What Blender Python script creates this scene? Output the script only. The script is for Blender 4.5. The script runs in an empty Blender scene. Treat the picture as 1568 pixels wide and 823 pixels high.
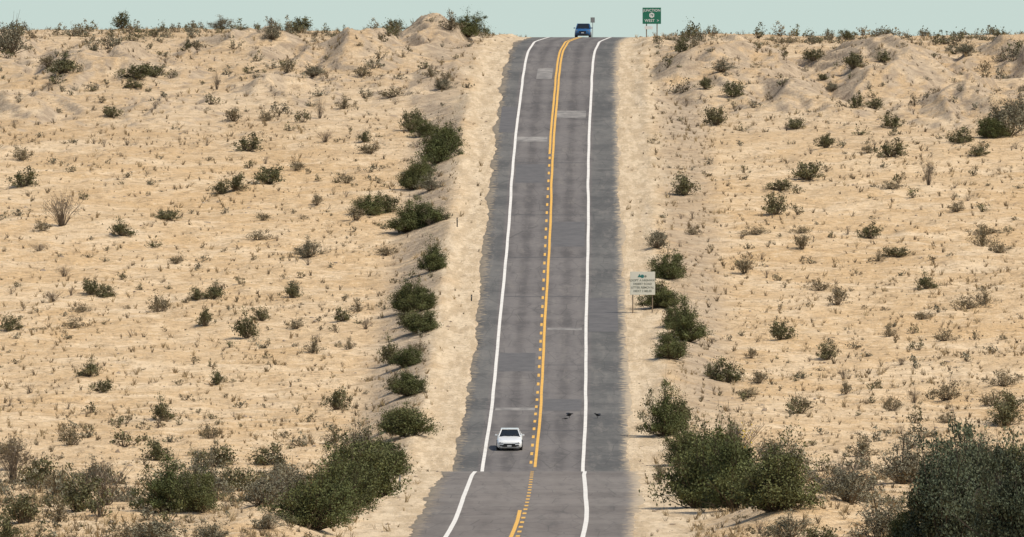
import bpy, bmesh, math, numpy as np
from mathutils import Vector, Matrix
F=1568*400/36.0; CX=784.0; YH=100.0
scene=bpy.context.scene
col=scene.collection
# ---------------------------------------------------------------- noise
def _h(ix,iy,s):
    n=(ix.astype(np.int64)*374761393+iy.astype(np.int64)*668265263+s*1442695041)&0xffffffff
    n=((n^(n>>13))*1274126177)&0xffffffff
    n=((n^(n>>16))*2246822519)&0xffffffff
    n=n^(n>>15)
    return (n&0xffffff)/float(0xffffff)
def vn(x,y,s=0):
    x=np.asarray(x,float);y=np.asarray(y,float)
    ix=np.floor(x);iy=np.floor(y);fx=x-ix;fy=y-iy
    fx=fx*fx*fx*(fx*(fx*6-15)+10);fy=fy*fy*fy*(fy*(fy*6-15)+10)
    a=_h(ix,iy,s);b=_h(ix+1,iy,s);c=_h(ix,iy+1,s);d=_h(ix+1,iy+1,s)
    return (a*(1-fx)+b*fx)*(1-fy)+(c*(1-fx)+d*fx)*fy-0.5
def rot(x,y,a): return x*math.cos(a)-y*math.sin(a), x*math.sin(a)+y*math.cos(a)
def sm(x,a,b):
    t=np.clip((x-a)/(b-a),0,1);return t*t*(3-2*t)
# ---------------------------------------------------------------- profiles along the road
PY=[-3000,-60,0,100,200,300,400,500,597,643,689,725,751,768,785,805,814,848,888,945,1000,1058,1122,1178,1228,1262,1330,1375,1450,1600,2000,5000,20000]
PZ=[-60,-2.2,-2.2,-7,-11.2,-15,-19,-22.6,-24.8,-25.1,-25.7,-26.25,-26.75,-27.9,-28.9,-29.3,-28.97,-27.26,-25.5,-21.7,-17.2,-12.15,-6.44,-2.03,1.41,2.6,3.28,3.16,1.6,-3,-14,-45,-100]
CYY=[0,400,500,597,643,689,751,814,848,888,945,1000,1058,1122,1178,1228,1262,1330,1375,1450,1600,2000]
CXX=[-9,-3.4,-1.3,.14,.61,.91,1.18,1.45,1.78,2.17,2.6,3.01,3.46,4.02,4.56,5.25,6.08,8.0,9.9,14.5,28,80]
ty=np.arange(-200,2200,0.5)
def gs(v,sg):
    k=np.arange(-int(4*sg),int(4*sg)+1);w=np.exp(-k*k/(2*sg*sg));w/=w.sum()
    return np.convolve(np.pad(v,len(k)//2,mode='edge'),w,'valid')
tz=gs(np.interp(ty,PY,PZ),9); tx=gs(np.interp(ty,CYY,CXX),24)
def zr(Y):
    Y=np.asarray(Y,float)
    return np.where((Y>-150)&(Y<2150),np.interp(Y,ty,tz),np.interp(Y,PY,PZ))
def xc(Y): return np.interp(Y,ty,tx)
def eL(Y): return 3.6+np.interp(Y,[597,700,800,1000,1300],[1.9,2.1,2.2,1.95,2.1])
def eR(Y): return 3.6+np.interp(Y,[597,700,800,1000,1150,1300],[2.7,3.2,3.4,3.2,2.9,2.2])
# eroded sand hills: x, y, radius x, radius y, height
MOUNDS=[(22,1200,8.5,30,3.9),(39,1192,10,34,4.3),(55,1208,9,30,3.6),(30,1162,6.5,22,2.0),(47,1156,7.5,22,2.2),(64,1180,9,30,3.6),(15.5,1172,4,22,1.4),
        (-9.5,1258,6,32,3.0),(-17,1220,7.5,28,2.9),(-29,1232,8,30,2.6),(-43,1208,10,32,2.9),(-58,1225,9,30,3.0),(-24,1178,6,22,1.7),(-35,1160,6,20,1.3),(-50,1160,9,22,1.6),(-9.5,1190,4.5,26,1.5),(16,1255,4.5,26,1.5)]
def H(X,Y):
    X=np.asarray(X,float);Y=np.asarray(Y,float)
    d=X-xc(Y)
    a=np.where(d>0,d-eR(Y),-d-eL(Y))
    onroad=sm(-a,0.1,0.7)*sm(1700-Y,0,100)
    ramp=sm(a,3.0,8.5)
    r2=sm(a,1.0,6.0)
    left=(d<0)
    NL=np.interp(Y,[560,620,700,760,830,900,1100,1160,1210,1260,1330,1500],[0.3,0.2,-.6,-.9,-1.2,-1.4,-1.3,-.5,.1,.5,.5,-.2])
    NR=np.interp(Y,[560,620,700,760,830,900,1080,1130,1180,1250,1330,1500],[0.3,0.0,-.6,-.7,-.5,-.6,-.4,-.2,.0,.0,-.3,-.8])
    N=np.where(left,NL,NR)
    xr,yr=rot(X,Y,.5)
    n=.9*vn(xr/42,yr/42,1)+.55*vn(xr/17+3,yr/17,2)
    wx=X+3.5*vn(X/11,Y/14,71)+1.6*vn(X/4,Y/6,73);wy=Y+8*vn(X/13,Y/13,72)
    mm=np.zeros_like(X+Y)
    for (mx_,my_,rx,ry,h) in MOUNDS:
        q=np.sqrt(((wx-mx_)/rx)**2+((wy-my_)/ry)**2)
        mm=np.maximum(mm,h*np.clip(1.2-q,0,1.0)**1.1)
    gul=1-2*np.abs(vn(wx/4.2+1,wy/22,6))*2
    gul2=1-2*np.abs(vn(wx/1.9+1,wy/9,16))*2
    hill=sm(Y,1080,1150)*sm(a,3,9)
    hm=mm*sm(a,1.2,5)-(sm(mm,.1,1.2)*(.75*(1-gul)+.30*(1-gul2)))*sm(a,2,5)+hill*.5*vn(X/20,Y/26,8)
    sml=.26*vn(xr/6.5,yr/6.5,3)+.26*vn(X/2.8,Y/3.4,4)+.20*vn(X/1.15,Y/1.5,9)
    # windrow of graded sand beside the left shoulder
    berm=np.where(left,.38*np.exp(-((a-3.1)/.8)**2)*(.7+1.1*vn(X/2,Y/7,55)),.2*np.exp(-((a-2.9)/.7)**2)*(.6+1.2*vn(X/2,Y/6,56)))*sm(Y,760,860)
    m1=1.5*np.exp(-((X+11.5)/4.5)**2-((Y-606)/16)**2)+1.3*np.exp(-((X-15.)/6.)**2-((Y-612)/14)**2)
    far=sm(np.abs(X),150,600)*6*vn(X/300,Y/300,12)
    z=zr(Y)+ramp*(N+n+sml+m1)+hm+far*ramp+berm
    z=z+r2*(1-ramp)*(.15*vn(X/2.5,Y/4,10)+.1)+sm(a,0,.6)*.12*vn(X/1.1,Y/1.5,11)
    return z-onroad*.14-(1-onroad)*.03
def ray(px,py):
    D=np.arange(545,1440,.4)
    h=H((px-CX)/F*D,D); zz=(YH-py)/F*D
    i=np.argmax(h>=zz)
    if not (h>=zz).any(): i=np.argmin(zz-h)
    return (px-CX)/F*D[i],D[i],h[i]
# ---------------------------------------------------------------- helpers
def npmesh(name,V,Q,smooth=False):
    me=bpy.data.meshes.new(name);V=np.asarray(V,np.float32);Q=np.asarray(Q,np.int32)
    k=Q.shape[1];me.vertices.add(len(V));me.vertices.foreach_set('co',V.ravel())
    me.loops.add(Q.size);me.loops.foreach_set('vertex_index',Q.ravel())
    me.polygons.add(len(Q));me.polygons.foreach_set('loop_start',np.arange(0,Q.size,k,dtype=np.int32))
    me.polygons.foreach_set('use_smooth',np.full(len(Q),smooth))
    me.update(calc_edges=True);me.validate();return me
def attr(me,name,v):
    a=me.attributes.new(name,'FLOAT','POINT');a.data.foreach_set('value',np.asarray(v,np.float32))
def obj(name,me,mat=None,parent=None,loc=None):
    o=bpy.data.objects.new(name,me);col.objects.link(o)
    if mat is not None and me is not None and hasattr(me,'materials') and len(me.materials)==0: me.materials.append(mat)
    if parent: o.parent=parent
    if loc is not None:o.location=loc
    return o
class NT:
    def __init__(s,name):
        s.m=bpy.data.materials.new(name);s.m.use_nodes=True;s.t=s.m.node_tree;s.n=s.t.nodes
        s.p=s.n['Principled BSDF']
    def new(s,ty,**k):
        n=s.n.new(ty)
        for a,b in k.items(): setattr(n,a,b)
        return n
    def l(s,a,b): s.t.links.new(a,b)
    def val(s,inp,v):
        if isinstance(v,(int,float)): inp.default_value=v
        elif isinstance(v,tuple): inp.default_value=(*v,1) if len(v)==3 else v
        else: s.l(v,inp)
    def math(s,op,a,b=0.0,clamp=False):
        n=s.new('ShaderNodeMath',operation=op,use_clamp=clamp);s.val(n.inputs[0],a);s.val(n.inputs[1],b);return n.outputs[0]
    def mix(s,f,a,b,mode='MIX'):
        n=s.new('ShaderNodeMix',data_type='RGBA',blend_type=mode)
        s.val(n.inputs[0],f);s.val(n.inputs[6],a);s.val(n.inputs[7],b);return n.outputs[2]
    def noise(s,vec,scale,det=3,rough=.55,dist=0):
        n=s.new('ShaderNodeTexNoise');n.inputs['Scale'].default_value=scale;n.inputs['Detail'].default_value=det
        n.inputs['Roughness'].default_value=rough;n.inputs['Distortion'].default_value=dist
        if vec is not None:s.l(vec,n.inputs['Vector'])
        return n.outputs['Fac']
    def ramp(s,f,a,b):
        n=s.new('ShaderNodeMapRange');n.interpolation_type='SMOOTHSTEP';s.val(n.inputs[0],f);n.inputs[1].default_value=a;n.inputs[2].default_value=b;return n.outputs[0]
    def at(s,name):
        n=s.new('ShaderNodeAttribute');n.attribute_name=name;return n.outputs['Fac']
def simple(name,c,rough=.6,metal=0,nz=.12,scale=6):
    t=NT(name);tc=t.new('ShaderNodeTexCoord').outputs['Object']
    f=t.noise(tc,scale)
    c2=tuple(x*(1-nz*2) for x in c);c3=tuple(min(1,x*(1+nz)) for x in c)
    t.l(t.mix(f,c2,c3),t.p.inputs['Base Color']);t.p.inputs['Roughness'].default_value=rough;t.p.inputs['Metallic'].default_value=metal
    return t.m
# ---------------------------------------------------------------- ground material
def ground_mat():
    t=NT('desert_sand');P=t.new('ShaderNodeTexCoord').outputs['Object']
    big=t.ramp(t.noise(P,.030,4,.6,.5),.38,.64)
    mid=t.ramp(t.noise(P,.11,6,.72,.6),.42,.66)
    sml=t.noise(P,.55,6,.78)
    sm2=t.noise(P,1.3,4,.75)
    fine=t.noise(P,4.5,3,.6)
    c=t.mix(big,(.565,.385,.205),(.585,.42,.245))
    c=t.mix(mid,c,(.70,.535,.345))
    c=t.mix(t.math('MULTIPLY',t.ramp(sml,.50,.66),.65),c,(.41,.28,.155))
    c=t.mix(t.math('MULTIPLY',t.ramp(sm2,.53,.64),.68),c,(.30,.21,.122))
    c=t.mix(t.math('MULTIPLY',t.ramp(sm2,.46,.34),.55),c,(.77,.615,.415))
    c=t.mix(t.math('MULTIPLY',t.ramp(fine,.56,.70),.4),c,(.31,.22,.13))
    g=t.math('MULTIPLY',t.at('gravel_shade'),t.ramp(t.noise(P,.2,5,.65),.26,.48),True)
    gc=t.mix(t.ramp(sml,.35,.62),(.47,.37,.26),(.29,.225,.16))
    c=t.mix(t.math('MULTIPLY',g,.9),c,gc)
    mp=t.new('ShaderNodeMapping');mp.inputs['Scale'].default_value=(1,.10,1);t.l(P,mp.inputs[0])
    tr=t.ramp(t.noise(mp.outputs[0],1.1,5,.7),.40,.62)
    vc=t.mix(tr,(.50,.385,.25),(.68,.545,.375))
    vc=t.mix(t.math('MULTIPLY',t.ramp(sm2,.50,.66),.55),vc,(.35,.265,.175))
    c=t.mix(t.math('MULTIPLY',t.at('verge'),.85),c,vc)
    t.l(c,t.p.inputs['Base Color']);t.p.inputs['Roughness'].default_value=.95
    t.p.inputs['Specular IOR Level'].default_value=.1
    b=t.new('ShaderNodeBump');b.inputs['Strength'].default_value=.9;b.inputs['Distance'].default_value=.32
    t.l(t.math('ADD',t.math('MULTIPLY',sm2,1.0),t.math('MULTIPLY',fine,.3)),b.inputs['Height']);t.l(b.outputs[0],t.p.inputs['Normal'])
    return t.m
# ---------------------------------------------------------------- ground mesh
xf=np.arange(-84,84.01,.42);xo=84+np.cumsum(np.geomspace(1,2200,34))
xs=np.concatenate([-xo[::-1],xf,xo])
yf=np.arange(556,1420,.7)
yn=np.concatenate([np.linspace(-3000,-80,14),np.arange(-60,556,6)])
yo=1420+np.cumsum(np.geomspace(2,3500,40))
ys=np.concatenate([yn,yf,yo])
X,Y=np.meshgrid(xs,ys);Z=H(X,Y)
V=np.stack([X,Y,Z],-1).reshape(-1,3)
nx=len(xs);ny=len(ys)
i=np.arange((nx-1)*(ny-1));r=i//(nx-1);c=i%(nx-1);b=r*nx+c
Q=np.stack([b,b+1,b+nx+1,b+nx],-1)
me=npmesh('desert_ground',V,Q,True)
d=X-xc(Y);A=np.where(d>0,d-eR(Y),-d-eL(Y))
vg=(1-sm(A+2.2*vn(X/5,Y/9,21)+1.2*vn(X/1.5,Y/2.5,22),2.0,5.0))
attr(me,'verge',vg.ravel())
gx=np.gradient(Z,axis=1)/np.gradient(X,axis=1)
gr=np.clip(sm(Y,1090,1150)*sm(A,3,8)*(.25+sm(np.abs(gx),.08,.35)*.9)+.40*sm(np.abs(gx),.14,.38)+.7*sm(A,2.8,4.5)*(1-sm(A,7,10))*sm(Y,800,900),0,1)  # steep-slope gravel, plus the embankment's shade painted in as a grey band
attr(me,'gravel_shade',gr.ravel())
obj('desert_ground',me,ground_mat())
# ---------------------------------------------------------------- road
RY=np.arange(-60,1640,1.0)
def strip(name,ly,ry,Y0,dz,mat,skirt=0,sub=None,jag=0):
    Yv=RY[(RY>Y0[0])&(RY<Y0[1])];Yv=np.concatenate([[Y0[0]],Yv,[Y0[1]]])
    L=ly(Yv) if callable(ly) else np.full(len(Yv),ly,float)
    R=ry(Yv) if callable(ry) else np.full(len(Yv),ry,float)
    n=sub or 2
    T=np.linspace(0,1,n)[None,:]
    U=L[:,None]*(1-T)+R[:,None]*T
    if jag:
        def jg(s): return jag*(vn(Yv/4.1,Yv*0,s)*1.0+vn(Yv/1.3,Yv*0,s+1)*.9+vn(Yv/19,Yv*0,s+2)*2.0+vn(Yv/9,Yv*0,s+3)*1.4)
        U[:,0]+=jg(31);U[:,-1]+=jg(131)
    YY=np.repeat(Yv[:,None],n,1);ZZ=zr(YY)+dz
    XX=U+xc(YY)
    if skirt:
        XX=np.concatenate([XX[:,:1]-.12,XX,XX[:,-1:]+.12],1);ZZ=np.concatenate([ZZ[:,:1]-skirt,ZZ,ZZ[:,-1:]-skirt],1)
        YY=np.concatenate([YY[:,:1],YY,YY[:,-1:]],1);U=np.concatenate([U[:,:1],U,U[:,-1:]],1);n+=2
    V=np.stack([XX,YY,ZZ],-1).reshape(-1,3);m=len(Yv)
    i=np.arange((n-1)*(m-1));r=i//(n-1);c=i%(n-1);b=r*n+c
    Q=np.stack([b,b+1,b+n+1,b+n],-1)
    return V,Q,U.ravel()
def road_mat():
    t=NT('asphalt');P=t.new('ShaderNodeTexCoord').outputs['Object']
    u=t.at('u');au=t.math('ABSOLUTE',u)
    sep=t.new('ShaderNodeSeparateXYZ');t.l(P,sep.inputs[0]);y=sep.outputs['Y']
    mp=t.new('ShaderNodeMapping');mp.inputs['Scale'].default_value=(1,.05,1);t.l(P,mp.inputs[0])
    st=t.noise(mp.outputs[0],1.3,5,.65)
    n1=t.noise(P,.07,5,.65);n2=t.noise(P,1.6,4,.65)
    lane=t.mix(t.ramp(n1,.38,.60),(.112,.101,.095),(.165,.149,.138))
    wp=t.math('ABSOLUTE',t.math('SUBTRACT',t.math('ABSOLUTE',t.math('SUBTRACT',au,1.85)),.85))
    lane=t.mix(t.math('MULTIPLY',t.math('SUBTRACT',1.0,t.ramp(wp,.1,.6)),.45),lane,(.19,.173,.16))
    oil=t.math('ABSOLUTE',t.math('SUBTRACT',au,1.85))
    lane=t.mix(t.math('MULTIPLY',t.ramp(oil,.45,.1),.32),lane,(.085,.078,.074))
    sh=t.mix(t.ramp(n1,.38,.60),(.094,.092,.087),(.145,.139,.127))
    c=t.mix(t.ramp(t.math('ADD',au,t.math('MULTIPLY',st,.3)),3.95,4.25),lane,sh)
    near=t.ramp(t.math('ADD',y,t.math('MULTIPLY',n2,2.0)),785,781)
    nc=t.mix(t.ramp(n1,.35,.65),(.165,.142,.125),(.21,.184,.162))
    c=t.mix(t.math('MULTIPLY',near,.75),c,nc)
    c=t.mix(t.math('MULTIPLY',t.ramp(st,.5,.72),.45),c,(.225,.203,.177))
    c=t.mix(t.math('MULTIPLY',t.ramp(st,.48,.28),.45),c,(.078,.073,.069))
    c=t.mix(t.math('MULTIPLY',t.ramp(n2,.52,.68),.32),c,(.25,.22,.192))
    mq=t.new('ShaderNodeMapping');mq.inputs['Scale'].default_value=(.35,.06,1);t.l(P,mq.inputs[0])
    vo=t.new('ShaderNodeTexVoronoi',feature='DISTANCE_TO_EDGE');t.l(mq.outputs[0],vo.inputs['Vector']);vo.inputs['Scale'].default_value=1.6
    c=t.mix(t.math('MULTIPLY',t.ramp(vo.outputs['Distance'],.025,.0),.45),c,(.06,.058,.055))
    el=t.math('ADD',t.at('edge'),t.math('MULTIPLY',t.math('SUBTRACT',n2,.5),3.0))
    c=t.mix(t.math('MULTIPLY',t.ramp(el,.65,.0),.75),c,(.44,.35,.24))
    t.l(c,t.p.inputs['Base Color']);t.p.inputs['Roughness'].default_value=.9;t.p.inputs['Specular IOR Level'].default_value=.15
    b=t.new('ShaderNodeBump');b.inputs['Strength'].default_value=.3;b.inputs['Distance'].default_value=.03
    t.l(n2,b.inputs['Height']);t.l(b.outputs[0],t.p.inputs['Normal'])
    return t.m
V,Q,U=strip('road',lambda y:-eL(y),eR,(-60,1640),0,None,skirt=.3,sub=16,jag=.24)
me=npmesh('asphalt_road',V,Q,True);attr(me,'u',U)
Yv=V[:,1];ed=np.where(U<0,eL(Yv)+U,eR(Yv)-U);attr(me,'edge',ed)
road=obj('asphalt_road',me,road_mat())
def paint(name,c1,wear=.35):
    t=NT(name);P=t.new('ShaderNodeTexCoord').outputs['Object']
    f=t.ramp(t.noise(P,1.2,5,.7),.47,.72)
    t.l(t.mix(t.math('MULTIPLY',f,wear),c1,tuple(x*.45+.05 for x in c1)),t.p.inputs['Base Color']);t.p.inputs['Roughness'].default_value=.7
    return t.m
white=paint('white_road_paint',(.74,.70,.63),.55);yellow=paint('yellow_road_paint',(.74,.41,.07),.5)
def multi(name,segs,mat,dz):
    Vs=[];Qs=[];o=0
    for (l,r,y0,y1) in segs:
        v,q,_=strip('',l,r,(y0,y1),dz,None);Vs.append(v);Qs.append(q+o);o+=len(v)
    return obj(name,npmesh(name,np.concatenate(Vs),np.concatenate(Qs),True),mat)
def wl(b,w): return (lambda y:b-w/2+.04*vn(y/12,y*0,41)+.14*vn(y/45,y*0,42), lambda y:b+w/2+.04*vn(y/12,y*0,41)+.14*vn(y/45,y*0,42))
a=wl(-3.6,.25);b=wl(3.6,.25)
wm=multi('white_edge_line',[(*a,-60,1640),(*b,-60,1640)],white,.010)
segs=[];s1=wl(.16,.21)
y0=819
while y0<1098:
    segs.append((-.25,-.05,y0,y0+2.5));y0+=7.4
segs.append((*s1,816,1640))
s2=wl(-.17,.21);segs.append((*s2,1098,1640))
y0=560
while y0<770:
    segs.append((.06,.28,y0,y0+2.8));y0+=7.4
segs.append((*s2,-60,641))
multi('yellow_centre_line',segs,yellow,.012)
def patchmat(name,c1,c2):
    pm=NT(name);P=pm.new('ShaderNodeTexCoord').outputs['Object']
    pm.l(pm.mix(pm.ramp(pm.noise(P,.8,5,.7),.35,.65),c1,c2),pm.p.inputs['Base Color']);pm.p.inputs['Roughness'].default_value=.9
    return pm.m
def yroad(py):
    D2=np.arange(806,1330,.2);v2=(YH-zr(D2)/D2*F);return D2[np.argmax(v2<=py)]
def pp(px,y): return (px-CX)/F*y-xc(y)
ps=[]
for (xa,xb,ya,yb) in [(821,845,121,105),(850,897,181,170),(790,838,217,210),(838,891,506,502.5),(758,819,629,625)]:
    A0=yroad(ya);B0=yroad(yb);ps.append((pp(xa,A0),pp(xb,A0),A0,B0))
multi('asphalt_patch',ps,patchmat('patch_asphalt',(.15,.138,.126),(.30,.275,.245)),.0065)
multi('newer_asphalt_patch',[(.45,3.35,1012,1034),(-3.4,-.5,905,921),(.5,3.3,868,880),(-3.3,-.5,1070,1088),(3.8,6.2,940,968),(-5.3,-3.8,1120,1150)],patchmat('newer_asphalt',(.092,.086,.082),(.125,.116,.11)),.0065)
dk=simple('tar_seal',(.072,.067,.063),.8)
ts=[]
for py in (250,330,395,455,560,660,160,95):
    y=yroad(py);ts.append((-3.4,3.3,y,y+.45))
ts.append((-5.4,6.5,781,782.2))
multi('tar_seam',ts,dk,.0035)
# ---------------------------------------------------------------- plants
rng=np.random.default_rng(7)
def leafquads(C,size,rng,asp=.55):
    n=len(C);a=rng.normal(size=(n,3));a/=np.linalg.norm(a,axis=1)[:,None]
    b=rng.normal(size=(n,3));b-=a*(a*b).sum(1)[:,None];b/=np.linalg.norm(b,axis=1)[:,None]
    s=size*rng.uniform(.6,1.4,(n,1));a=a*s*.5;b=b*s*.5*asp
    V=np.stack([C-a-b*.4,C+a*.2-b,C+a+b*.4,C-a*.2+b],1).reshape(-1,3)
    return V,np.arange(n*4).reshape(-1,4)
def stick(p,q,w0,w1):
    n=len(p);d=q-p;d/=np.linalg.norm(d,axis=1)[:,None]+1e-9
    u=np.cross(d,np.array([0.3,1,.2]));u/=np.linalg.norm(u,axis=1)[:,None]+1e-9;v=np.cross(d,u)
    V=[]
    for k in (u,v): V.append(np.stack([p-k*w0,p+k*w0,q+k*w1,q-k*w1],1))
    V=np.concatenate(V,0).reshape(-1,3);return V,np.arange(len(V)).reshape(-1,4)
def shrub(rng,ncl,nleaf,leaf,h=.62,sig=.075,stemw=.006,low=.12,fill=.45,twig=0):
    az=rng.uniform(0,2*np.pi,ncl);ph=np.arccos(rng.uniform(0,1,ncl));rr=rng.uniform(fill,1,ncl)**.7
    lob=1+.27*np.sin(az*2+rng.uniform(0,6))+.18*np.sin(az*3+rng.uniform(0,6))+.12*np.sin(az*5+rng.uniform(0,6))
    rr=rr*rng.uniform(.70,1.14,ncl)
    C=np.stack([np.cos(az)*np.sin(ph)*rr*.46*lob,np.sin(az)*np.sin(ph)*rr*.46*lob,h*(low+(.92-low)*np.cos(ph)*rr*(1+.25*np.sin(az+rng.uniform(0,6))))],-1)
    br=rng.uniform(.45,1.6,ncl)
    wgt=rng.uniform(.3,1.6,ncl)**1.2;k=rng.choice(ncl,nleaf,p=wgt/wgt.sum())
    sg=sig*rng.uniform(.55,1.35,(ncl,1))
    dirn=C/(np.linalg.norm(C,axis=1)[:,None]+1e-6)
    L=C[k]+rng.normal(size=(nleaf,3))*sg[k]*np.array([1,1,.7])+dirn[k]*rng.normal(size=(nleaf,1))*sg[k]*.8
    L[:,2]=np.abs(L[:,2])+.01
    V1,Q1=leafquads(L,leaf,rng);t1=np.repeat(br[k]*rng.uniform(.7,1.3,nleaf),4)
    base=np.stack([rng.normal(0,.03,ncl),rng.normal(0,.03,ncl),np.full(ncl,-.04)],-1)
    midp=base*.5+C*.5;midp[:,2]*=.8;midp+=rng.normal(0,.02,(ncl,3))
    V2,Q2=stick(base,midp,stemw*1.6,stemw);V3,Q3=stick(midp,C*1.08,stemw,stemw*.35)
    Vl=[V1,V2,V3];Ql=[Q1,Q2,Q3]
    if twig:
        j=rng.integers(0,ncl,twig);q=C[j]*rng.uniform(1.1,1.35,(twig,1))+rng.normal(0,.03,(twig,3));q[:,2]=np.abs(q[:,2])
        V4,Q4=stick(C[j]*.8,q,stemw*.7,stemw*.3);Vl.append(V4);Ql.append(Q4)
    off=0;Qo=[]
    for v,q in zip(Vl,Ql): Qo.append(q+off);off+=len(v)
    V=np.concatenate(Vl)
    return V,np.concatenate(Qo),np.concatenate([t1,np.full(len(V)-len(V1),-1.)])
def dry(rng,ns,nleaf,h=.8,stemw=.005):
    az=rng.uniform(0,2*np.pi,ns);sp=rng.uniform(.05,.5,ns);hh=h*rng.uniform(.5,1.05,ns)*(1-.5*sp)
    tip=np.stack([np.cos(az)*sp,np.sin(az)*sp,hh],-1);base=np.stack([np.cos(az)*.04,np.sin(az)*.04,np.full(ns,-.03)],-1)
    mid=base*.5+tip*.5+np.stack([-np.cos(az)*.06,-np.sin(az)*.06,np.zeros(ns)],-1)
    V2,Q2=stick(base,mid,stemw,stemw*.7);V3,Q3=stick(mid,tip,stemw*.7,stemw*.4)
    j=rng.integers(0,ns,ns*3);f=rng.uniform(.3,.9,(ns*3,1));p=mid[j]*(1-f)+tip[j]*f;q=p+rng.normal(0,.06,(ns*3,3))+[0,0,.06]
    V4,Q4=stick(p,q,stemw*.5,stemw*.3)
    k=rng.integers(0,ns*3,nleaf);L=q[k]+rng.normal(0,.025,(nleaf,3));V1,Q1=leafquads(L,.03,rng)
    V=np.concatenate([V1,V2,V3,V4]);n1=len(V1);n2=n1+len(V2);n3=n2+len(V3)
    Q=np.concatenate([Q1,Q2+n1,Q3+n2,Q4+n3])
    return V,Q,np.concatenate([np.repeat(rng.uniform(.6,1.3,nleaf),4),np.full(len(V)-n1,-1.)])
def leafmat(name,c,bark=(.19,.15,.105),alt=None):
    t=NT(name);ti=t.at('tint')
    oi=t.new('ShaderNodeObjectInfo').outputs['Random']
    geo=t.new('ShaderNodeNewGeometry')
    alt=alt or (c[0]*1.5,c[1]*1.25,c[2]*1.1)
    pos=t.noise(geo.outputs['Position'],.21,2)
    cc=t.mix(t.math('MULTIPLY',t.math('ADD',oi,t.ramp(pos,.3,.7)),.5),c,alt)
    mu=t.new('ShaderNodeVectorMath',operation='SCALE');t.l(cc,mu.inputs[0]);t.l(t.math('ADD',t.math('MULTIPLY',ti,.6),.45),mu.inputs['Scale'])
    f=t.math('LESS_THAN',ti,0.0)
    t.l(t.mix(f,mu.outputs[0],bark),t.p.inputs['Base Color']);t.p.inputs['Roughness'].default_value=.75
    t.p.inputs['Specular IOR Level'].default_value=.2
    return t.m
MG=leafmat('creosote_leaves',(.088,.088,.038),alt=(.14,.125,.062))
MO=leafmat('brown_scrub_leaves',(.155,.128,.072),alt=(.225,.18,.11))
MD=leafmat('dry_twigs',(.22,.175,.12),bark=(.19,.15,.11),alt=(.27,.22,.16))
MT=leafmat('mesquite_leaves',(.074,.086,.030),bark=(.13,.10,.065),alt=(.118,.120,.045))
MK=leafmat('ironwood_leaves',(.056,.070,.040),bark=(.11,.09,.07),alt=(.09,.10,.058))
MGS=leafmat('grey_brush_leaves',(.145,.135,.088),alt=(.20,.178,.12))
def mk(name,gen,mat,n):
    out=[]
    for _ in range(n):
        V,Q,T=gen();me=npmesh(name,V,Q);attr(me,'tint',T);me.materials.append(mat);out.append(me)
    return out
VG=mk('creosote',lambda:shrub(rng,38,1700,.050,sig=.062,stemw=.007,fill=.25,twig=30),MG,8)
VO=mk('scrub',lambda:shrub(rng,32,1000,.047,h=.6,sig=.066,stemw=.007,fill=.25,twig=30),MO,6)
VD=mk('dryshrub',lambda:dry(rng,60,260),MD,4)
VT=mk('mesquite',lambda:shrub(rng,140,13000,.027,h=.72,sig=.050,stemw=.005,low=.08,fill=.35,twig=90),MT,6)
VK=mk('ironwood',lambda:shrub(rng,150,17000,.025,h=.78,sig=.048,stemw=.007,low=.10,fill=.35,twig=60),MK,3)
VS=mk('greybrush',lambda:shrub(rng,60,3200,.033,h=.7,sig=.055,stemw=.006,fill=.3,twig=100),MGS,4)
K={'g':(VG,'creosote_bush',.60),'o':(VO,'brittlebush',.58),'d':(VD,'dry_shrub',.85),'T':(VT,'mesquite_bush',.72),'K':(VK,'ironwood_tree',.78),'s':(VS,'grey_brush',.70)}
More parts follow.
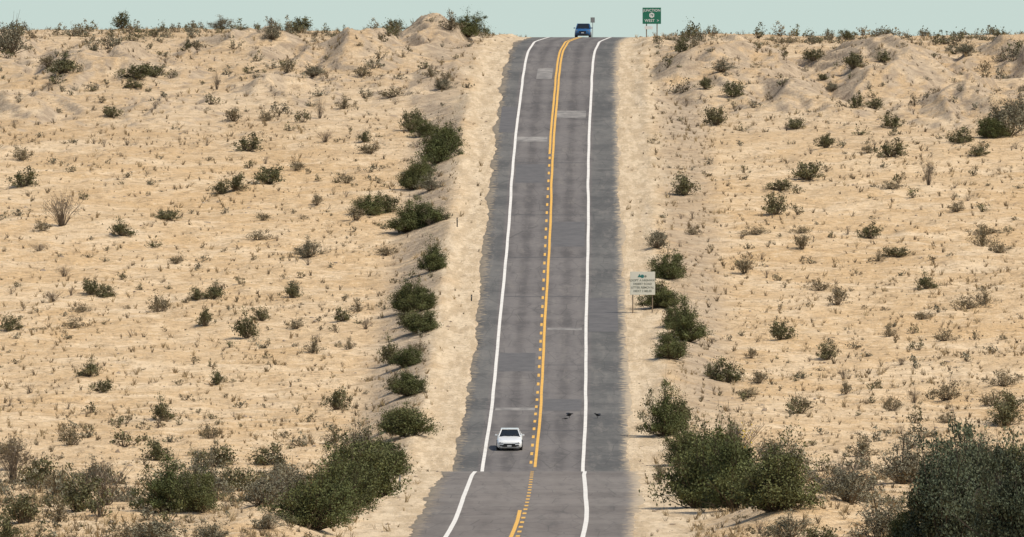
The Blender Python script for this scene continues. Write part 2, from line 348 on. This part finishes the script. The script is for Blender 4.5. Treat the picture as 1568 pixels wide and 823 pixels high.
L=[
(187,44,26,26,'g'),(332,138,16,28,'d'),(170,180,30,18,'g'),(378,232,44,24,'g'),(412,282,54,30,'g'),(338,298,34,20,'g'),(362,292,34,24,'g'),
(34,246,34,24,'o'),(34,287,44,26,'g'),(95,347,60,55,'d'),(188,362,42,22,'g'),(256,337,44,17,'g'),(403,338,26,14,'o'),(485,315,24,16,'o'),
(565,330,56,32,'T'),(595,326,40,24,'g'),(625,355,64,36,'T'),(655,345,54,36,'T'),(545,338,40,20,'o'),(558,218,24,16,'g'),(566,236,40,20,'o'),(530,281,28,18,'o'),(490,182,20,30,'d'),
(527,167,28,16,'o'),(358,187,36,20,'o'),(408,186,28,18,'o'),(670,250,58,56,'T'),(688,232,40,40,'T'),(635,291,50,42,'T'),(650,275,40,28,'T'),(630,202,36,36,'g'),(652,210,38,26,'T'),(640,190,26,20,'g'),
(663,415,50,40,'T'),(625,478,54,48,'T'),(648,476,48,38,'T'),(645,510,62,36,'T'),(622,500,30,26,'g'),(600,558,42,36,'g'),(622,562,48,30,'T'),(640,540,30,18,'o'),(628,607,60,36,'T'),(605,600,34,24,'g'),(625,668,80,46,'T'),(595,660,40,30,'g'),
(515,628,44,30,'g'),(250,645,38,32,'g'),(135,577,38,24,'g'),(158,602,34,20,'g'),(333,590,26,20,'g'),(378,518,38,36,'g'),(400,492,30,20,'g'),(314,501,30,26,'g'),
(243,478,40,26,'o'),(302,460,30,18,'g'),(326,458,36,22,'g'),(140,452,34,24,'g'),(162,456,36,18,'g'),(98,424,30,18,'d'),(270,405,26,16,'o'),(472,395,40,28,'s'),
(395,368,30,18,'o'),(592,392,36,18,'o'),(548,478,30,15,'o'),(525,492,30,20,'g'),(452,504,30,18,'o'),(480,542,30,18,'o'),(448,457,32,22,'g'),(80,463,38,18,'d'),(15,507,36,22,'g'),
(112,504,26,20,'o'),(125,479,26,18,'o'),(535,535,22,14,'o'),(95,113,50,26,'g'),(75,104,40,18,'o'),(210,122,50,24,'g'),(235,118,40,20,'g'),(205,136,34,14,'g'),(15,82,66,50,'s'),(415,60,36,26,'s'),
(600,150,40,18,'o'),(680,138,36,20,'s'),(660,118,28,14,'o'),(715,57,54,32,'T'),(690,47,36,22,'o'),(605,38,26,20,'g'),(340,40,40,18,'s'),(460,38,40,22,'g'),(480,118,40,20,'s'),(555,118,30,20,'o'),(300,76,24,16,'o'),
(60,385,40,14,'d'),(65,354,30,18,'o'),(498,218,30,18,'d'),(440,112,26,16,'o'),(455,262,26,18,'o'),(660,292,40,20,'s'),(560,505,26,20,'d'),
(20,742,70,80,'d'),(108,682,44,34,'o'),(20,722,60,50,'o'),(160,775,90,70,'d'),(145,745,60,40,'s'),(35,802,70,40,'g'),(88,765,60,44,'o'),(240,706,48,30,'g'),(335,716,60,34,'g'),(320,672,40,24,'o'),(410,712,60,32,'g'),(512,680,36,20,'o'),
(255,785,90,66,'T'),(310,760,90,60,'s'),(300,784,70,60,'T'),(365,752,60,40,'g'),(430,740,70,36,'s'),(400,775,90,50,'s'),(120,785,70,50,'g'),(60,745,60,44,'g'),
(475,810,110,80,'T'),(515,790,90,74,'T'),(565,762,110,88,'T'),(592,730,80,56,'T'),(552,712,60,70,'s'),(520,730,50,50,'s'),(540,775,90,70,'T'),(445,770,70,56,'s'),(240,838,100,50,'s'),(320,835,70,40,'s'),(10,835,50,40,'g'),(90,800,50,30,'o'),(200,830,60,34,'o'),(410,812,50,26,'s'),
(1245,95,34,20,'g'),(1307,106,42,24,'g'),(1352,96,28,16,'g'),(1095,193,38,32,'g'),(1123,149,34,28,'g'),(1080,138,26,18,'g'),(1105,110,36,18,'s'),(1218,198,32,18,'g'),(1368,197,36,22,'g'),
(1265,227,36,20,'g'),(1362,241,50,24,'g'),(1472,220,44,24,'g'),(1498,239,32,16,'g'),(1237,275,52,30,'g'),(1196,292,40,18,'g'),(1188,329,46,30,'g'),(1048,300,44,30,'g'),(1422,284,26,44,'d'),
(1330,366,34,22,'g'),(1228,383,34,22,'o'),(1228,358,24,14,'o'),(1372,395,46,18,'g'),(1345,400,24,12,'o'),(1505,378,36,24,'o'),(1530,388,40,20,'o'),(1510,360,40,16,'o'),(1140,419,42,22,'o'),(1005,380,38,32,'s'),
(1022,428,60,40,'T'),(1010,471,64,38,'T'),(1050,523,64,52,'T'),(1028,550,58,38,'T'),(1035,505,44,34,'T'),(1255,446,30,20,'o'),(1282,468,40,28,'o'),(1420,443,36,22,'g'),(1480,474,40,26,'o'),(1508,466,30,18,'o'),
(1195,521,38,30,'g'),(1268,551,38,24,'g'),(1112,586,54,36,'g'),(1090,578,30,20,'g'),(1018,667,66,64,'T'),(1045,650,40,34,'g'),(1225,634,44,34,'o'),(1450,613,50,32,'o'),(1445,523,32,20,'o'),(1412,490,30,16,'o'),
(1537,592,42,26,'o'),(1520,622,40,26,'o'),(1548,632,44,30,'g'),(1365,630,36,24,'o'),(1400,618,26,24,'d'),(1540,652,60,34,'g'),(1292,582,22,20,'d'),(1150,550,24,16,'o'),(1545,208,74,58,'s'),(1520,212,44,34,'T'),(1562,190,50,44,'s'),
(1480,84,40,20,'s'),(1310,166,24,22,'g'),(1340,168,28,18,'g'),(1275,140,26,14,'s'),(1260,124,20,12,'g'),(1042,80,24,22,'g'),(1298,62,24,14,'g'),(1330,235,30,12,'o'),(1465,325,30,18,'o'),(1365,290,34,14,'o'),(1160,360,34,14,'o'),
(1060,360,20,16,'o'),(1362,516,24,16,'o'),(1162,588,40,18,'o'),(1145,608,40,16,'o'),(1450,648,30,18,'o'),(1295,605,26,18,'o'),(1380,560,24,14,'d'),
(1075,778,116,112,'T'),(1130,782,116,108,'T'),(1190,782,126,92,'T'),(1105,760,100,100,'T'),(1115,700,60,40,'T'),(1060,716,66,60,'T'),(1180,712,70,40,'s'),(1215,745,66,60,'s'),(1130,706,80,70,'d'),(1300,770,90,66,'s'),(1290,756,70,60,'d'),(1385,742,90,60,'s'),(1380,732,70,34,'o'),(1440,705,50,30,'o'),(1320,700,50,24,'o'),
(1207,826,70,38,'s'),(1352,828,100,70,'s'),(1390,838,70,60,'T'),(1450,845,140,150,'K'),(1500,838,150,165,'K'),(1555,845,130,150,'K'),(1475,820,120,130,'K'),(1545,742,70,60,'T'),(1500,712,60,40,'s'),(1490,702,60,30,'o'),(1255,840,70,30,'g'),(1050,700,40,30,'o'),(1010,742,30,30,'o')]
for (px,py,w,h,k) in L:
    x,y,z=ray(px,py);s=F/y;W=w/s;Hh=h/s
    vs,nm,hr=K[k];o=obj(nm,vs[rng.integers(len(vs))])
    sx=W*1.20;o.scale=(sx,sx*rng.uniform(.8,1.1),max(.25,Hh/hr*1.12));o.rotation_euler=(0,0,rng.uniform(-.5,.5)+math.pi*rng.integers(0,2));o.location=(x,y,z-.02)
x,y,z=ray(1130,782)
C=np.array([.45,-1.0,4.4])+rng.normal(0,1,(60,3))*np.array([.18,.2,.26])
v,q=leafquads(C+np.array([x,y-1.6,z]),.11,rng);me=npmesh('yellow_blossom',v,q);obj('yellow_blossom',me,simple('yellow_petals',(.6,.42,.03),.6))
def scatter(name,n,vars_,mat,smin,smax,ymin,ymax,seed,clear=3.2,hz=(.8,1.2),pw=2.0,clump=0,verge=.04):
    rg=np.random.default_rng(seed)
    Yc=rg.uniform(ymin,ymax,n);Xc=rg.uniform(-1,1,n)*(.062*Yc+6)
    d=Xc-xc(Yc);a=np.where(d>0,d-eR(Yc),-d-eL(Yc))
    keep=(a>clear)|((a>.4)&(rg.random(n)<verge)&(smax<.9))
    if clump: keep&=(vn(Xc/9,Yc/14,seed)+.6*vn(Xc/3.5,Yc/5,seed+50)+.5)>rg.uniform(.1,clump,n)
    Xc=Xc[keep];Yc=Yc[keep];Zc=H(Xc,Yc);n=len(Xc)
    S=smin+(smax-smin)*rg.random(n)**pw;R=rg.uniform(0,6.28,n);Hs=rg.uniform(*hz,n);kk=rg.integers(0,len(vars_),n)
    Vs=[];Qs=[];Ts=[];off=0
    for j,(V,Q,T) in enumerate(vars_):
        I=np.where(kk==j)[0];m=len(I)
        if m==0: continue
        c,s=np.cos(R[I])[:,None],np.sin(R[I])[:,None]
        x=V[None,:,0]*c-V[None,:,1]*s;y=V[None,:,0]*s+V[None,:,1]*c;z=np.repeat(V[None,:,2],m,0)*Hs[I][:,None]
        P=np.stack([x*S[I][:,None]+Xc[I][:,None],y*S[I][:,None]+Yc[I][:,None],z*S[I][:,None]+Zc[I][:,None]-.01],-1).reshape(-1,3)
        q=(Q[None]+(np.arange(m)*len(V))[:,None,None]).reshape(-1,4)+off
        b=rg.uniform(.7,1.3,(m,1));t=np.where(T[None]<0,-1,T[None]*b).ravel()
        Vs.append(P);Qs.append(q);Ts.append(t);off+=len(P)
    me=npmesh(name,np.concatenate(Vs),np.concatenate(Qs));attr(me,'tint',np.concatenate(Ts));obj(name,me,mat)
sg=[shrub(rng,14,190,.09,sig=.08,stemw=.012,twig=8) for _ in range(6)]
sl_=[shrub(rng,9,75,.13,sig=.09,stemw=.012,twig=6) for _ in range(5)]
sd=[dry(rng,16,50,h=.6,stemw=.010) for _ in range(4)]
def tuft(rg,nb):
    az=rg.uniform(0,6.28,nb);sp=rg.uniform(.1,.5,nb);tip=np.stack([np.cos(az)*sp,np.sin(az)*sp,rg.uniform(.25,.7,nb)],-1)
    base=np.stack([rg.normal(0,.12,nb),rg.normal(0,.12,nb),np.full(nb,-.05)],-1)
    V,Q=stick(base,tip,.04,.015);V=V[:nb*4];Q=Q[:nb]
    return V,Q,np.repeat(rg.uniform(.6,1.4,nb),4)
tf=[tuft(rng,9) for _ in range(6)]
scatter('small_scrub',560,sg,MG,.5,1.9,560,1400,11,pw=1.8)
scatter('brown_scrub',3200,sl_,MO,.3,1.4,560,1400,12,clump=1.0,pw=2.5)
scatter('grey_scrub',3000,sl_,MGS,.3,1.4,560,1400,17,clump=1.0,pw=2.5)
scatter('dry_twig_scrub',1600,sd,MD,.4,1.5,560,1400,13,clump=1.0)
scatter('dry_grass',50000,tf,leafmat('dry_grass_blades',(.28,.20,.108),alt=(.37,.285,.165)),.25,.85,560,1400,14,clump=1.0,verge=.15)
scatter('brown_forbs',26000,tf,leafmat('forb_blades',(.155,.118,.068),alt=(.22,.165,.10)),.25,.8,560,1400,24,clump=1.0,verge=.10)
scatter('ridge_scrub',650,sg,MO,.7,2.2,1150,1400,15,clear=5,clump=1.0)
scatter('ridge_brush',900,sg,MGS,.7,2.4,1150,1400,16,clear=5,clump=1.0)
scatter('ridge_creosote',520,sg,MG,.8,2.6,1170,1400,18,clear=6,clump=1.0)
scatter('wash_brush',900,sg,MGS,.8,2.7,610,850,19,clear=8,clump=1.0)
scatter('wash_scrub',560,sg,MG,.8,2.6,610,850,20,clear=9,clump=1.0)
def stones():
    rg=np.random.default_rng(3);n=3500
    Yc=rg.uniform(560,1400,n);Xc=rg.uniform(-1,1,n)*(.06*Yc+5);d=Xc-xc(Yc);a=np.where(d>0,d-eR(Yc),-d-eL(Yc))
    k=a>.5;Xc=Xc[k];Yc=Yc[k];n=len(Xc);Zc=H(Xc,Yc)
    bm=bmesh.new();bmesh.ops.create_icosphere(bm,subdivisions=1,radius=1);v0=np.array([v.co[:] for v in bm.verts]);f0=np.array([[v.index for v in f.verts] for f in bm.faces]);bm.free()
    S=.05+.16*rg.random(n)**3
    P=(v0[None]*(1+.25*rg.normal(size=(n,len(v0),1)))*S[:,None,None]*rg.uniform(.6,1.4,(n,1,3))*np.array([1,1,.7])+np.stack([Xc,Yc,Zc],-1)[:,None])
    obj('scattered_stones',npmesh('scattered_stones',P.reshape(-1,3),(f0[None]+(np.arange(n)*len(v0))[:,None,None]).reshape(-1,3)),simple('stone',(.36,.28,.20),.9,nz=.25,scale=.7))
stones()
# ---------------------------------------------------------------- built objects
def box(name,sx,sy,sz,mat,parent=None,loc=(0,0,0),bev=.01,rotz=0,rx=0):
    bm=bmesh.new();bmesh.ops.create_cube(bm,size=1);bmesh.ops.scale(bm,vec=(sx,sy,sz),verts=bm.verts)
    if bev: bmesh.ops.bevel(bm,geom=bm.edges[:],offset=min(bev,min(sx,sy,sz)*.45),segments=2,affect='EDGES')
    me=bpy.data.meshes.new(name);bm.to_mesh(me);bm.free();o=obj(name,me,mat,parent,loc);o.rotation_euler=(rx,0,rotz);return o
def rod(name,p,q,w,mat,parent,seg=8,w2=None):
    p=Vector(p);q=Vector(q);d=q-p;bm=bmesh.new()
    bmesh.ops.create_cone(bm,cap_ends=True,segments=seg,radius1=w,radius2=w if w2 is None else w2,depth=d.length)
    M=Matrix.Translation((p+q)/2)@d.to_track_quat('Z','Y').to_matrix().to_4x4();bmesh.ops.transform(bm,matrix=M,verts=bm.verts)
    me=bpy.data.meshes.new(name);bm.to_mesh(me);bm.free();return obj(name,me,mat,parent)
def empty(name,loc,rot_=(0,0,0)):
    o=bpy.data.objects.new(name,None);col.objects.link(o);o.location=loc;o.rotation_euler=rot_;return o
def text(name,s,size,mat,parent,loc):
    cu=bpy.data.curves.new(name,'FONT');cu.body=s;cu.size=size;cu.align_x='CENTER';cu.align_y='CENTER';cu.extrude=.003;cu.offset=.004
    cu.materials.append(mat);o=bpy.data.objects.new(name,cu);col.objects.link(o);o.parent=parent;o.location=loc;o.rotation_euler=(math.pi/2,0,0);return o
glass=NT('dark_glass');glass.p.inputs['Base Color'].default_value=(.012,.015,.018,1);glass.p.inputs['Roughness'].default_value=.08;glass=glass.m
rub=simple('tyre_rubber',(.02,.02,.02),.85);alu=simple('alloy',(.45,.45,.45),.35,.8);trim=simple('black_trim',(.015,.015,.016),.5)
lamp=NT('lamp_lens');lamp.p.inputs['Base Color'].default_value=(.25,.25,.25,1);lamp.p.inputs['Roughness'].default_value=.12;lamp=lamp.m
plate=simple('plate',(.7,.7,.68),.5);tail=simple('tail',(.4,.01,.01),.2)
def carpaint(name,c):
    t=NT(name);P=t.new('ShaderNodeTexCoord').outputs['Object']
    t.l(t.mix(t.noise(P,3),tuple(x*.93 for x in c),c),t.p.inputs['Base Color']);t.p.inputs['Roughness'].default_value=.28;t.p.inputs['Coat Weight'].default_value=.6;t.p.inputs['Coat Roughness'].default_value=.05
    return t.m
def car(name,loc,rt,pm,suv=False):
    E=empty(name,loc,rt)
    if suv: st=[(-2.28,.72,.80,.36),(-2.2,.86,.90,.28),(-1.9,.92,.98,.25),(-1.1,.94,1.06,.25),(-.8,.95,1.10,.25),(1.4,.95,1.14,.25),(2.1,.93,1.14,.27),(2.3,.86,1.05,.36)];B=(-.95,2.05,.84,1.08);T=(-.2,1.75,.68,1.66)
    else: st=[(-2.38,.66,.58,.30),(-2.33,.80,.66,.22),(-2.2,.87,.72,.19),(-1.9,.915,.78,.18),(-1.3,.93,.86,.18),(-.9,.93,.93,.18),(0,.93,.95,.18),(1.2,.935,.97,.18),(1.8,.925,.99,.19),(2.25,.87,.95,.25),(2.34,.78,.86,.34)];B=(-.95,1.75,.80,.92);T=(-.1,.85,.60,1.38)
    bm=bmesh.new();rings=[]
    for (y,w,zt,zb) in st:
        zm=zb+.66*(zt-zb);pr=[(-.84,zb),(-.985,zb+.10),(-1,zm),(-.95,zt-.06),(-.84,zt),(-.45,zt+.035),(0,zt+.03),(.45,zt+.035),(.84,zt),(.95,zt-.06),(1,zm),(.985,zb+.10),(.84,zb)]
        rings.append([bm.verts.new((a*w,y,z)) for a,z in pr])
    n=len(rings[0])
    for a,b in zip(rings[:-1],rings[1:]):
        for i in range(n): bm.faces.new([a[i],a[(i+1)%n],b[(i+1)%n],b[i]])
    bm.faces.new(rings[0][::-1]);bm.faces.new(rings[-1]);bmesh.ops.recalc_face_normals(bm,faces=bm.faces)
    for f in bm.faces:f.smooth=True
    me=bpy.data.meshes.new('body');bm.to_mesh(me);bm.free();obj('body',me,pm,E)
    bc=[(-B[2],B[0]),(B[2],B[0]),(B[2],B[1]),(-B[2],B[1])];tc=[(-T[2],T[0]),(T[2],T[0]),(T[2],T[1]),(-T[2],T[1])]
    bm=bmesh.new();lo=[bm.verts.new((x,y,B[3])) for x,y in bc];hi=[bm.verts.new((x,y,T[3])) for x,y in tc]
    for i in range(4): bm.faces.new([lo[i],lo[(i+1)%4],hi[(i+1)%4],hi[i]])
    bm.faces.new(hi);bm.faces.new(lo[::-1]);me=bpy.data.meshes.new('glass');bm.to_mesh(me);bm.free();obj('cabin_glass',me,glass,E)
    ym=(T[0]+T[1])/2;r=box('roof',T[2]*2+.10,T[1]-T[0]+.10,.07,pm,E,(0,ym,T[3]+.02),.03)
    for i in range(4): rod('pillar_%d'%i,(bc[i][0],bc[i][1],B[3]),(tc[i][0],tc[i][1],T[3]+.01),.045,pm,E,6)
    for s in(-1,1):
        rod('door_pillar',(s*(B[2]+.005),(B[0]+B[1])/2+.05,B[3]),(s*(T[2]+.005),ym+.05,T[3]),.04,trim,E,6)
        m=box('mirror',.20,.10,.13,pm,E,(s*(B[2]+.19),B[0]+.42,B[3]+.10),.03)
        f=st[1];box('headlamp',.36,.10,.13 if not suv else .17,lamp,E,(s*(f[1]-.22),f[0]-.01,f[2]-.08),.04)
        box('fog_intake',.26,.06,.10,trim,E,(s*.58,st[0][0]+.0,st[0][3]+.10),.02)
        for yw in (st[0][0]+.92,st[-1][0]-.95):
            rod('wheel',(s*.72,yw,.33),(s*.945,yw,.33),.335,rub,E,28);rod('rim',(s*.94,yw,.33),(s*.957,yw,.33),.22,alu,E,20)
            rod('wheel_arch',(s*.70,yw,.36),(s*.938,yw,.36),.39,trim,E,28)
    f=st[0]
    box('grille',.86,.06,.13 if not suv else .22,trim,E,(0,f[0]-.005,f[2]-.10),.02)
    box('lower_intake',1.05,.06,.14,trim,E,(0,f[0]-.005,f[3]+.07),.02)
    box('number_plate',.32,.02,.10,plate,E,(0,f[0]-.045,f[2]-.20),.005)
    box('bumper_lip',1.55,.12,.05,trim,E,(0,f[0]+.08,f[3]-.04),.02)
    for s in(-1,1): rod('wiper',(s*.1+.1,B[0]+.02,B[3]+.03),(s*.42+.1,B[0]+.28,B[3]+.19),.012,trim,E,5)
    for s in (-1,1): box('tail_lamp',.28,.06,.12,tail,E,(s*.62,st[-1][0]-.01,st[-1][2]-.14),.02)
    return E
def slope(y): return math.atan(float((zr(y+3)-zr(y-3))/6))
def heading(y): return -math.atan(float((xc(y+5)-xc(y-5))/10))
yc=float(yroad(687))
car('white_car',(float(xc(yc))-1.8,yc,float(zr(yc))+.0),(slope(yc),0,heading(yc)),carpaint('white_paint',(.80,.80,.78)))
yb=1352.
car('blue_car',((893-CX)/F*yb,yb,float(zr(yb))),(slope(yb),0,heading(yb)),carpaint('blue_paint',(.015,.10,.26)),True)
steel=simple('galvanised_steel',(.34,.33,.31),.5,.5);wood=simple('weathered_wood',(.24,.18,.12),.85);back=simple('sign_back',(.30,.30,.29),.5,.4)
x,y,z=ray(984,481);S=empty('information_sign',(x,y,z))
cream=simple('cream_panel',(.74,.72,.60),.5,nz=.04);box('panel',2.1,.05,1.95,cream,S,(0,0,2.55),.02)
box('panel_back',2.06,.02,1.91,back,S,(0,.037,2.55),.01)
for s in(-1,1): rod('post_%s'%('a' if s<0 else 'b'),(s*.82,.085,-.4),(s*.82,.085,3.45),.05,wood,S)
tg=simple('teal_ink',(.03,.19,.17),.5,nz=.02);dg=simple('grey_ink',(.24,.25,.2),.5,nz=.02)
rod('logo_a',(-.26,-.026,3.16),(-.26,-.034,3.16),.19,tg,S,3);rod('logo_b',(-.02,-.026,3.14),(-.02,-.034,3.14),.15,tg,S,18);rod('logo_c',(.24,-.026,3.14),(.24,-.034,3.14),.10,dg,S,18)
for i,s in enumerate(['ADOPT A HIGHWAY','DESERT ROAD','LITTER REMOVAL','NEXT 2 MILES']): text('line_%d'%i,s,.25 if i!=1 else .24,dg,S,(0,-.032,2.80-.30*i))
yg=1292.;x=(998-CX)/F*yg;z=float(H(x,yg));zc=(YH-24.5)/F*yg;S=empty('green_guide_sign',(x,yg,z));hc=zc-z
green=simple('green_panel',(.012,.16,.095),.4,nz=.04);wt=simple('white_ink',(.75,.75,.72),.5,nz=.02)
box('panel',2.1,.05,1.85,green,S,(0,0,hc),.03);box('panel_back',2.06,.02,1.8,back,S,(0,.037,hc),.01)
for s in(-1,1): rod('post_%s'%('a' if s<0 else 'b'),(s*.6,.085,-.5),(s*.6,.085,hc+.8),.06,wood,S)
text('word_a','JUNCTION',.40,wt,S,(0,-.032,hc+.60));rod('shield',(0,-.026,hc+.06),(0,-.034,hc+.06),.32,wt,S,6);text('route','78',.34,green,S,(0,-.04,hc+.06));text('word_b','WEST  >',.44,wt,S,(0,-.032,hc-.56))
box('distance_board',.9,.04,.35,wt,S,(-.35,0,hc-1.35),.01)
yk=1345.;x=(907.5-CX)/F*yk;zt=(YH-27)/F*yk
z=float(zr(yk))-.1;S=empty('road_sign',(x,yk,z));hh=zt-z
box('panel',.5,.03,.62,back,S,(0,0,hh-.31),.01);rod('post',(0,.04,-.2),(0,.04,hh),.035,steel,S)
for (px,py,h,c) in [(700,348,.8,trim),(612,752,.9,back),(722,462,.5,trim)]:
    x,y,z=ray(px,py);S=empty('delineator_post',(x,y,z));box('blade',.11,.03,h+.3,c,S,(0,0,h/2-.1),.01);box('reflector',.07,.01,.10,back,S,(0,-.022,h-.12),.004)
def raven(loc,rz,wing):
    E=empty('raven',loc,(0,0,rz));m=simple('black_feathers',(.012,.012,.014),.45)
    bm=bmesh.new();R=[(-.27,.012,.20),(-.22,.03,.225),(-.10,.075,.23),(.0,.095,.24),(.10,.08,.27),(.155,.05,.315),(.20,.058,.345),(.245,.045,.35),(.27,.018,.345)]
    rr=[]
    for (x,r,z) in R: rr.append([bm.verts.new((x,math.cos(a)*r,z+math.sin(a)*r)) for a in np.linspace(0,2*math.pi,11)[:-1]])
    for a,b in zip(rr[:-1],rr[1:]):
        for i in range(10): bm.faces.new([a[i],a[(i+1)%10],b[(i+1)%10],b[i]])
    bm.faces.new(rr[0]);bm.faces.new(rr[-1][::-1])
    for f in bm.faces:f.smooth=True
    me=bpy.data.meshes.new('body');bm.to_mesh(me);bm.free();obj('body',me,m,E)
    rod('beak',(.26,0,.343),(.345,0,.325),.017,trim,E,8,.003)
    box('tail',.20,.09,.012,m,E,(-.34,0,.19),.004)
    for s in(-1,1):
        rod('leg',(.0,s*.04,.17),(.01,s*.045,.0),.008,trim,E,6)
        for k in(-1,0,1): rod('toe',(.01,s*.045,.006),(.06,s*.045+k*.025,.004),.005,trim,E,5)
        w0=[(.09,.07,.27),(-.12,.06,.25),(-.20,.10+.28*wing,.25+.16*wing),(-.05,.12+.42*wing,.25+.26*wing),(.10,.11+.26*wing,.27+.2*wing)]
        me=bpy.data.meshes.new('wing');me.from_pydata([(a,s*b,c) for a,b,c in w0],[],[(0,1,2,3,4)]);me.update();w=obj('wing',me,m,E)
        md=w.modifiers.new('t','SOLIDIFY');md.thickness=.015
for (px,py,rz,w) in [(872,641,.3,.6),(915,641,2.6,.4)]:
    y=float(yroad(py));raven(((px-CX)/F*y,y,float(zr(y))+.003),rz,w)
y=float(yroad(642));Cc=np.array([(865-CX)/F*y,y,float(zr(y))+.03])+rng.normal(0,1,(16,3))*np.array([.13,.2,.015]);v,q=leafquads(Cc,.16,rng);obj('tyre_scrap',npmesh('tyre_scrap',v,q),rub)
# ---------------------------------------------------------------- light
el=math.radians(55);az=math.radians(112)
w=bpy.data.worlds.new('World');scene.world=w;w.use_nodes=True;nt=w.node_tree;N=nt.nodes;Lk=nt.links
sk=N.new('ShaderNodeTexSky');sk.sky_type='NISHITA';sk.sun_disc=False;sk.sun_elevation=el;sk.sun_rotation=az;sk.dust_density=2.0;sk.air_density=1.0;sk.ozone_density=1.5
tc=N.new('ShaderNodeTexCoord');sp=N.new('ShaderNodeSeparateXYZ');Lk.new(tc.outputs['Generated'],sp.inputs[0])
mr=N.new('ShaderNodeMapRange');mr.interpolation_type='SMOOTHSTEP';Lk.new(sp.outputs['Z'],mr.inputs[0]);mr.inputs[1].default_value=-.01;mr.inputs[2].default_value=.34;mr.inputs[3].default_value=1;mr.inputs[4].default_value=0
mx=N.new('ShaderNodeMix');mx.data_type='RGBA';Lk.new(mr.outputs[0],mx.inputs[0]);Lk.new(sk.outputs[0],mx.inputs[6]);mx.inputs[7].default_value=(4.75,5.75,5.35,1)
bg=N['Background'];bg.inputs[1].default_value=.12;Lk.new(mx.outputs[2],bg.inputs[0])
sl=bpy.data.lights.new('sun','SUN');sl.energy=3.8;sl.angle=math.radians(.6);sl.color=(1,.935,.81);so=bpy.data.objects.new('sun',sl);col.objects.link(so)
sv=Vector((math.cos(el)*math.sin(az),math.cos(el)*math.cos(az),math.sin(el)));so.rotation_euler=(-sv).to_track_quat('-Z','Y').to_euler();so.location=(60,600,200)
cam=bpy.data.cameras.new('camera');cam.lens=400;cam.sensor_width=36;cam.clip_start=1;cam.clip_end=60000
co=bpy.data.objects.new('camera',cam);col.objects.link(co);co.rotation_euler=(math.pi/2-math.atan((411.5-YH)/F),0,0);scene.camera=co
scene.view_settings.view_transform='Standard';scene.view_settings.look='None';scene.view_settings.exposure=0
